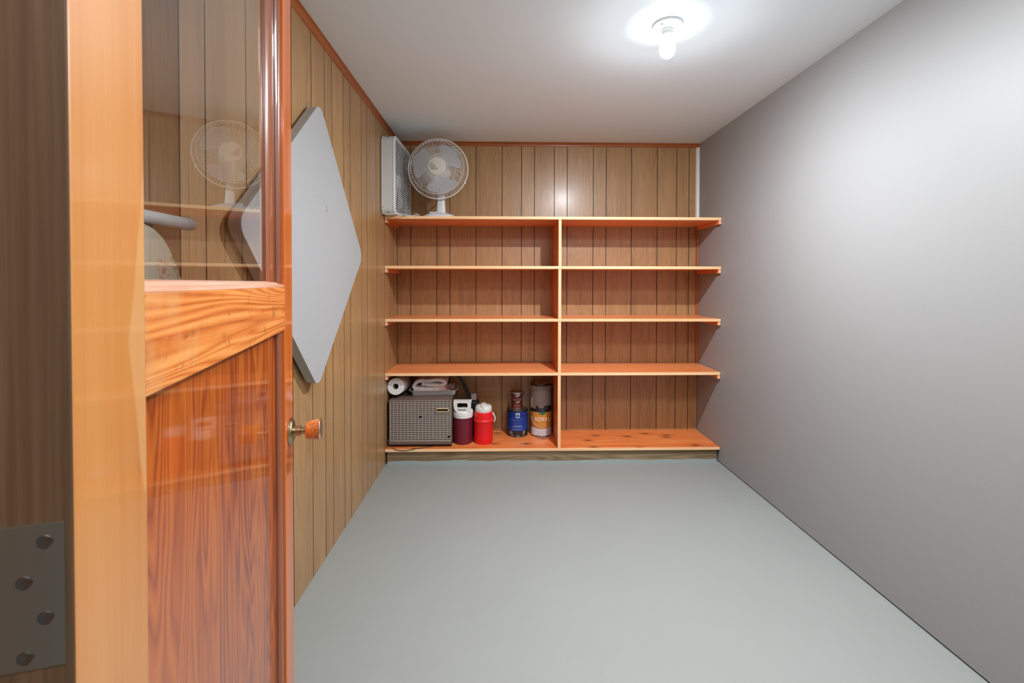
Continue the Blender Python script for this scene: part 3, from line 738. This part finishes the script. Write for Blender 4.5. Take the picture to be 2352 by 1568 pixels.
def fold(path, th, y0, y1, name, seed):
    P = smoothpts([(x, 0, z) for x, z in path], 6); bm = BM(); rows = []; ny = 10
    for i, p in enumerate(P):
        tn = (P[min(i+1, len(P)-1)]-P[max(i-1, 0)]).normalized(); nn = Vector((-tn.z, 0, tn.x))
        rows.append((p+nn*th/2, p-nn*th/2))
    outl_ = [a for a, b in rows]+[b for a, b in reversed(rows)]
    lay = []
    for j in range(ny+1):
        y = y0+(y1-y0)*j/ny; lr = []
        for q in outl_:
            d = mnoise.noise(Vector((q.x*18, y*14, q.z*18+seed)))*.004
            lr.append(bm.verts.new((q.x+d, y+mnoise.noise(Vector((q.x*12+seed, q.z*20, 0)))*.006, max(q.z+d*.6, .0006))))
        lay.append(lr)
    for A, B in zip(lay, lay[1:]):
        for i in range(len(A)): bm.faces.new((A[i], A[(i+1) % len(A)], B[(i+1) % len(A)], B[i]))
    bm.faces.new(lay[0]); bm.faces.new(lay[-1])
    return obj(name, bm, M['towel'], tw, smooth=True)
fold([(.125, .048), (.06, .046), (-.02, .046), (-.085, .050), (-.115, .060), (-.105, .088), (-.07, .107), (.0, .106), (.06, .112), (.105, .106), (.118, .088), (.095, .074), (.04, .075), (-.02, .078), (-.06, .082)], .0245, -.085, .085, 'upper_fold', 1)
fold([(-.12, .012), (-.05, .010), (.06, .010), (.135, .014), (.135, .030), (.06, .031), (-.06, .031), (-.12, .036)], .014, -.080, .080, 'lower_fold', 5)

# ------------------------------------------------------------------ black bag behind the jugs
bg = thing('black_bag', 'black fabric bag with a white paper tag behind the maroon jug', 'bag', (-.245, 3.60, ZB_))
bm = BM(); box(bm, -.085, .07, -.05, .05, .0005, .27, .02, 3)
for v in bm.verts: v.co += Vector((mnoise.noise(v.co*15)*.008, mnoise.noise(v.co*12+Vector((3, 0, 0)))*.006, 0)); v.co.z = max(v.co.z, .0005)
obj('bag_body', bm, M['black'], bg, smooth=True)
bm = BM(); prism(bm, [(-.005, .26), (.030, .26), (-.030, .40), (-.075, .47), (-.110, .50), (-.125, .485), (-.085, .45), (-.052, .38)], -.045, -.030, 'Y'); obj('strap', bm, M['black'], bg)
bm = BM(); prism(bm, [(.012, .285), (.052, .280), (.050, .335), (.010, .330)], -.054, -.0525, 'Y'); obj('paper_tag', bm, mat('tag_paper', (.42, .36, .35, 1), .7), bg)

# ------------------------------------------------------------------ text wrapped on cylinders
def text(txt, size, m, parent, R, zc, ang=0, align='CENTER', off=.0006, name='lettering', sx=1.0, flat=None, thick=.0):
    cu = bpy.data.curves.new('t', 'FONT'); cu.body = txt; cu.size = size; cu.align_x = align; cu.align_y = 'CENTER'; cu.resolution_u = 3; cu.offset = thick
    o = bpy.data.objects.new('t', cu); COL.objects.link(o); bpy.context.view_layer.update()
    me = bpy.data.meshes.new_from_object(o.evaluated_get(bpy.context.evaluated_depsgraph_get()))
    bpy.data.objects.remove(o); bpy.data.curves.remove(cu)
    for v in me.vertices:
        x, y = v.co.x*sx, v.co.y
        if flat is not None: v.co = Vector((x+flat[0], flat[1], y+zc))
        else:
            a = ang + x/R; v.co = Vector(((R+off)*math.sin(a), -(R+off)*math.cos(a), zc+y))
    me.materials.clear()
    return link(name, me, m, parent)
def patch(R, a0, a1, zf0, zf1, off=.0003, n=24, nz=1):
    """label patch wrapped on a cylinder: zf0/zf1 give bottom/top height at angle a (radians, 0 = towards camera)"""
    bm = BM(); cols = []
    for i in range(n+1):
        a = a0+(a1-a0)*i/n; r = R+off
        lo_, hi_ = (zf0(a) if callable(zf0) else zf0), (zf1(a) if callable(zf1) else zf1)
        cols.append([bm.verts.new((r*math.sin(a), -r*math.cos(a), lo_+(hi_-lo_)*k/nz)) for k in range(nz+1)])
    for A, B in zip(cols, cols[1:]):
        for k in range(nz): bm.faces.new((A[k], B[k], B[k+1], A[k+1]))
    return bm
rad = math.radians

# ------------------------------------------------------------------ the two drink jugs
j1 = thing('drink_jug', 'maroon insulated drink jug with a white handled screw lid', 'jug', (-.2865, 3.416, ZB_))
R1 = .0725
obj('body', lathe(BM(), [(0, .0004), (.064, .0004), (.068, .003), (.0695, .010), (R1-.0005, .06), (R1, .15), (R1, .202), (0, .202)], 56), M['maroon'], j1, smooth=True)
ld_ = obj('lid', lathe(BM(), [(0, .196), (.0735, .196), (.0745, .200), (.0745, .2065), (.0730, .2085), (.0755, .211), (.0758, .236), (.0725, .243), (.066, .2465), (0, .250)], 56), M['lid'], j1, smooth=True)
# handle: flat loop with a window
ho = [(-.066, .322), (-.0655, .318), (-.0655, .290), (-.062, .268), (-.052, .252), (-.040, .243), (.045, .243), (.058, .250), (.063, .262), (.064, .316), (.069, .320), (.069, .325), (-.004, .325), (-.009, .3225)]
hi_ = rrect(.078, .036, .012, 4, -.0005, .291)
def holed(bm, outer, inner, y0, y1):
    """prism with a hole, both faces filled by bridging edge loops"""
    E = []
    for y in (y0, y1):
        lo2 = [bm.verts.new((x, y, z)) for x, z in outer]; li = [bm.verts.new((x, y, z)) for x, z in inner]
        es = [bm.edges.new((lo2[i], lo2[(i+1) % len(lo2)])) for i in range(len(lo2))]+[bm.edges.new((li[i], li[(i+1) % len(li)])) for i in range(len(li))]
        bmesh.ops.triangle_fill(bm, use_beauty=True, edges=es); E.append((lo2, li))
    for k in (0, 1):
        A, B = E[0][k], E[1][k]
        for i in range(len(A)): bm.faces.new((A[i], A[(i+1) % len(A)], B[(i+1) % len(A)], B[i]))
    return bm
obj('handle', holed(BM(), ho, hi_, -.062, -.046), M['lid'], j1)
obj('handle_top', bx(-.066, .067, -.060, -.010, .3175, .3245, .002), M['lid'], j1)
text('Playmate', .0165, M['ink_dark'], j1, R1, .2595, name='lettering', flat=(-.004, -.0624), thick=.0006)

j2 = thing('drink_jug', 'bright red drink jug with a white flip lid and small side handle', 'jug', (-.1325, 3.4155, ZB_))
R3 = .0735
obj('body', lathe(BM(), [(0, .0004), (.062, .0004), (.067, .003), (.0690, .010), (.0715, .05), (.0725, .165), (.0755, .170), (.0758, .1735), (.0735, .1765), (.0715, .19), (.0695, .226), (.0665, .2345), (0, .236)], 56), M['red'], j2, smooth=True)
obj('lid', lathe(BM(), [(0, .232), (.0600, .232), (.0620, .236), (.0625, .258), (.0605, .268), (.055, .275), (.03, .281), (0, .282)], 48), M['lid'], j2, smooth=True)
bm = BM(); box(bm, -.018, .017, -.055, .035, .278, .289, .004, 2); obj('spout_cap', bm, M['lid'], j2, smooth=True)
obj('spout_tab', bx(-.006, .012, -.064, -.050, .266, .281, .003), M['lid'], j2)
hp = smoothpts([(.066, -.012, .222), (.073, -.013, .216), (.082, -.014, .198), (.087, -.014, .182), (.084, -.014, .168), (.079, -.012, .158)], 5)
bm = tube(BM(), hp, .0055, 10, rad=[.0085-.0035*min(1, i/8) for i in range(len(hp))]); obj('handle', bm, M['lid'], j2, smooth=True)
obj('seam_line', lathe(BM(), [(.0756, .1722), (.0764, .1730), (.0762, .1742), (.0754, .1736)], 56, closed=True), mat('red_pale', lin(240, 130, 120), .5), j2, smooth=True)

# ------------------------------------------------------------------ paint cans
def gallon(name, label, loc, h, R, body, group=None, handle=True, cat='paint can'):
    t = thing(name, label, cat, loc, 0, group)
    can = obj('can_body', lathe(BM(), [(0, .003), (R-.003, .003), (R-.002, .0004), (R+.001, .0008), (R+.001, .004), (R-.0006, .006), (R-.0006, h-.012), (R+.0008, h-.009), (R+.0012, h-.003), (R, h-.0006), (R-.004, h), (R-.010, h-.001), (R-.011, h-.006), (0, h-.006)], 64), body, t, smooth=True)
    lid = obj('lid', lathe(BM(), [(0, h-.0055), (R-.0115, h-.0055), (R-.0125, h+.0005), (R-.020, h+.0012), (R-.024, h-.003), (0, h-.003)], 48), M['can_steel'], t, smooth=True)
    if handle:
        for s in (-1, 1):
            obj('ear', lathe(BM(), [(0, s*(R-.001)), (.010, s*(R-.001)), (.009, s*(R+.003)), (.004, s*(R+.005)), (0, s*(R+.005))], 16, 'X', off=(0, 0, h-.035)), M['can_steel'], t, smooth=True)
    return t
def bail(t, R, h, phi, sag, m=None):
    pts = []
    for i in range(25):
        a = PI*i/24; rx = (R+.006)*math.cos(a)
        y = -(R+.006)*math.sin(a)*1.02
        pts.append((rx, y, h-.035-sag*math.sin(a)**1.2))
    obj('wire_handle', tube(BM(), pts, .0013, 6), m or M['can_steel'], t, smooth=True)

RB_ = .0815; GH = .205
c1 = gallon('paint_can', 'blue and black gallon paint can standing on the bottom shelf', (.1285, 3.590, ZB_), GH, RB_, M['can_black'])
bm = patch(RB_, rad(-92), rad(92), .048, .192); obj('blue_label', bm, M['blue_label'], c1, smooth=True)
obj('emblem', patch(RB_, rad(-11), rad(11), .150, .190, .0007, 8), M['ink_sky'], c1, smooth=True)
obj('emblem_figure', patch(RB_, rad(-4), rad(4), lambda a: .164, lambda a: .184-abs(a)*.18, .0010, 8), M['choc'], c1, smooth=True)
obj('emblem_ring', patch(RB_, rad(-8), rad(8), lambda a: .160, lambda a: .1615+.004*math.cos(a*9), .0011, 8), M['blue_label'], c1, smooth=True)
text('Porch & Floor', .0235, M['ink_blue'], c1, RB_, .1330, off=.0008)
text('Enamel', .0235, M['ink_blue'], c1, RB_, .1065, off=.0008)
for z, s, tx in ((.0875, .0062, 'EXTERIOR INTERIOR'), (.0810, .0062, 'PORCH AND FLOOR ENAMEL'), (.0610, .0072, 'INTERIOR EXTERIOR LATEX')):
    text(tx, s, M['ink_sky'], c1, RB_, z, off=.0008, thick=.0002)
for a, tx in ((-38, 'LOW\nGLOSS\nENAMEL'), (36, 'BASE\nDEEP\nTINT')):
    text(tx, .0085, M['ink_white'], c1, RB_, .034, ang=rad(a), off=.0008)
for a, tx in ((-34, '1 GALLON'), (0, 'SATIN'), (34, '3.78 L')):
    text(tx, .0080, M['ink_white'], c1, RB_, .012, ang=rad(a), off=.0008)
c2 = thing('paint_can', 'small dark brown quart paint can stacked on the blue can', 'paint can', (.1255, 3.594, ZB_+GH+.0014))
RQ, QH = .0535, .132
obj('can_body', lathe(BM(), [(0, .003), (RQ-.003, .003), (RQ-.002, .0004), (RQ+.001, .0008), (RQ+.001, .004), (RQ-.0006, .006), (RQ-.0006, QH-.009), (RQ+.001, QH-.004), (RQ, QH), (RQ-.006, QH), (RQ-.0075, QH-.005), (0, QH-.005)], 56), M['can_steel'], c2, smooth=True)
obj('lid', lathe(BM(), [(0, QH-.0045), (RQ-.008, QH-.0045), (RQ-.009, QH+.001), (RQ-.014, QH+.0015), (RQ-.016, QH-.002), (0, QH-.002)], 40), M['brass'], c2, smooth=True)
obj('brown_label', patch(RQ, rad(-62), rad(60), .010, QH-.014), M['choc'], c2, smooth=True)
obj('side_label', patch(RQ, rad(62), rad(100), .010, QH-.020), M['label_white'], c2, smooth=True)
obj('side_label', patch(RQ, rad(-88), rad(-64), .010, QH-.030), M['label_white'], c2, smooth=True)
obj('tan_band', patch(RQ, rad(-34), rad(30), lambda a: .012, lambda a: .046-.012*abs(a), .0006), M['choc2'], c2, smooth=True)
obj('blue_mark', patch(RQ, rad(-14), rad(8), .094, .108, .0006, 8), M['ink_blue'], c2, smooth=True)
text('Duration', .0215, mat('ink_tan', lin(196, 156, 120), .4), c2, RQ, .078, off=.0007)
bm = patch(RQ, rad(-18), rad(20), lambda a: .104+.010*a*a*6, lambda a: .112+.010*a, .0009, 10); obj('swoosh_mark', bm, M['ink_white'], c2, smooth=True)
bm = patch(RQ, rad(-10), rad(20), lambda a: .0535+.012*max(a, 0), lambda a: .0600+.018*max(a, 0), .0009, 10); obj('swoosh_mark', bm, M['ink_white'], c2, smooth=True)

c3 = gallon('paint_can', 'ochre and white ROYAL gallon paint can standing beside the divider', (.3165, 3.5900, ZB_), GH, RB_, M['can_black'])
obj('white_label', patch(RB_, rad(-100), rad(100), .008, .070), M['label_white'], c3, smooth=True)
obj('ochre_label', patch(RB_, rad(-100), rad(100), lambda a: .064+.020*(1-math.cos(a)) , .193, .0004), M['ochre'], c3, smooth=True)
obj('green_mark', patch(RB_, rad(-18), rad(22), lambda a: .176+.012*a*a, .1925, .0008, 10), M['green'], c3, smooth=True)
obj('black_mark', patch(RB_, rad(-4), rad(10), .175, .183, .0011, 6), M['ink_dark'], c3, smooth=True)
text('ROYAL', .0440, M['ink_white'], c3, RB_, .1370, off=.0009, ang=rad(4), sx=.92, thick=.0004)
text('PORCH & FLOOR', .0100, mat('ink_cream', lin(232, 200, 150), .5), c3, RB_, .1010, off=.0009, ang=rad(6))
for i, w in enumerate((30, 34, 26, 30, 24)):
    obj('fine_print', patch(RB_, rad(-w+8), rad(w+14), .0530-.0068*i, .0540-.0068*i, .0007, 12), mat('ink_lilac', lin(150, 140, 170), .6) if i == 0 else bpy.data.materials['ink_lilac'], c3)
text('GLOSS FINISH     BASE     946 mL', .0062, M['ink_dark'], c3, RB_, .0145, off=.0008, thick=.0002)
bail(c3, RB_, GH, 0, .095)
bail(c1, RB_, GH, 0, .0, M['can_black'])
c4 = gallon('paint_can', 'grey labelled gallon paint can stacked on the ROYAL can', (.3155, 3.590, ZB_+GH+.0014), .200, RB_, M['can_black'])
def sky_(a):
    d = math.degrees(a)
    if d < -34: return .012
    if -34 <= d < -16: return .044-.0011*(d+34)
    if -16 <= d < 8: return .018
    if 8 <= d < 16: return .018+.0022*(d-8)
    if 16 <= d < 44: return .036
    return .036
obj('grey_label', patch(RB_, rad(-105), rad(105), sky_, .188, .0004, 96), M['grey_label'], c4, smooth=False)
text('EXTERIOR', .008, M['ink_sky'], c4, RB_, .018, ang=rad(28), off=.0009)
obj('side_label', patch(RB_, rad(-80), rad(-58), .016, .095, .0007, 6), M['label_white'], c4)
for k, (a, dz) in enumerate(((8, .0), (2, .0065))):
    s = thing('stir_stick', ('lower wooden paint stirring stick on top of the grey paint can', 'upper wooden paint stirring stick on top of the grey paint can')[k], 'stick', (.345, 3.560, ZB_+GH+.0014+.2014+dz), rad(a), 'stirring sticks on the grey can')
    obj('stick', bx(-.058, .052, -.012, .012, .0002, .0055, .0012, 1), M['stir'], s)
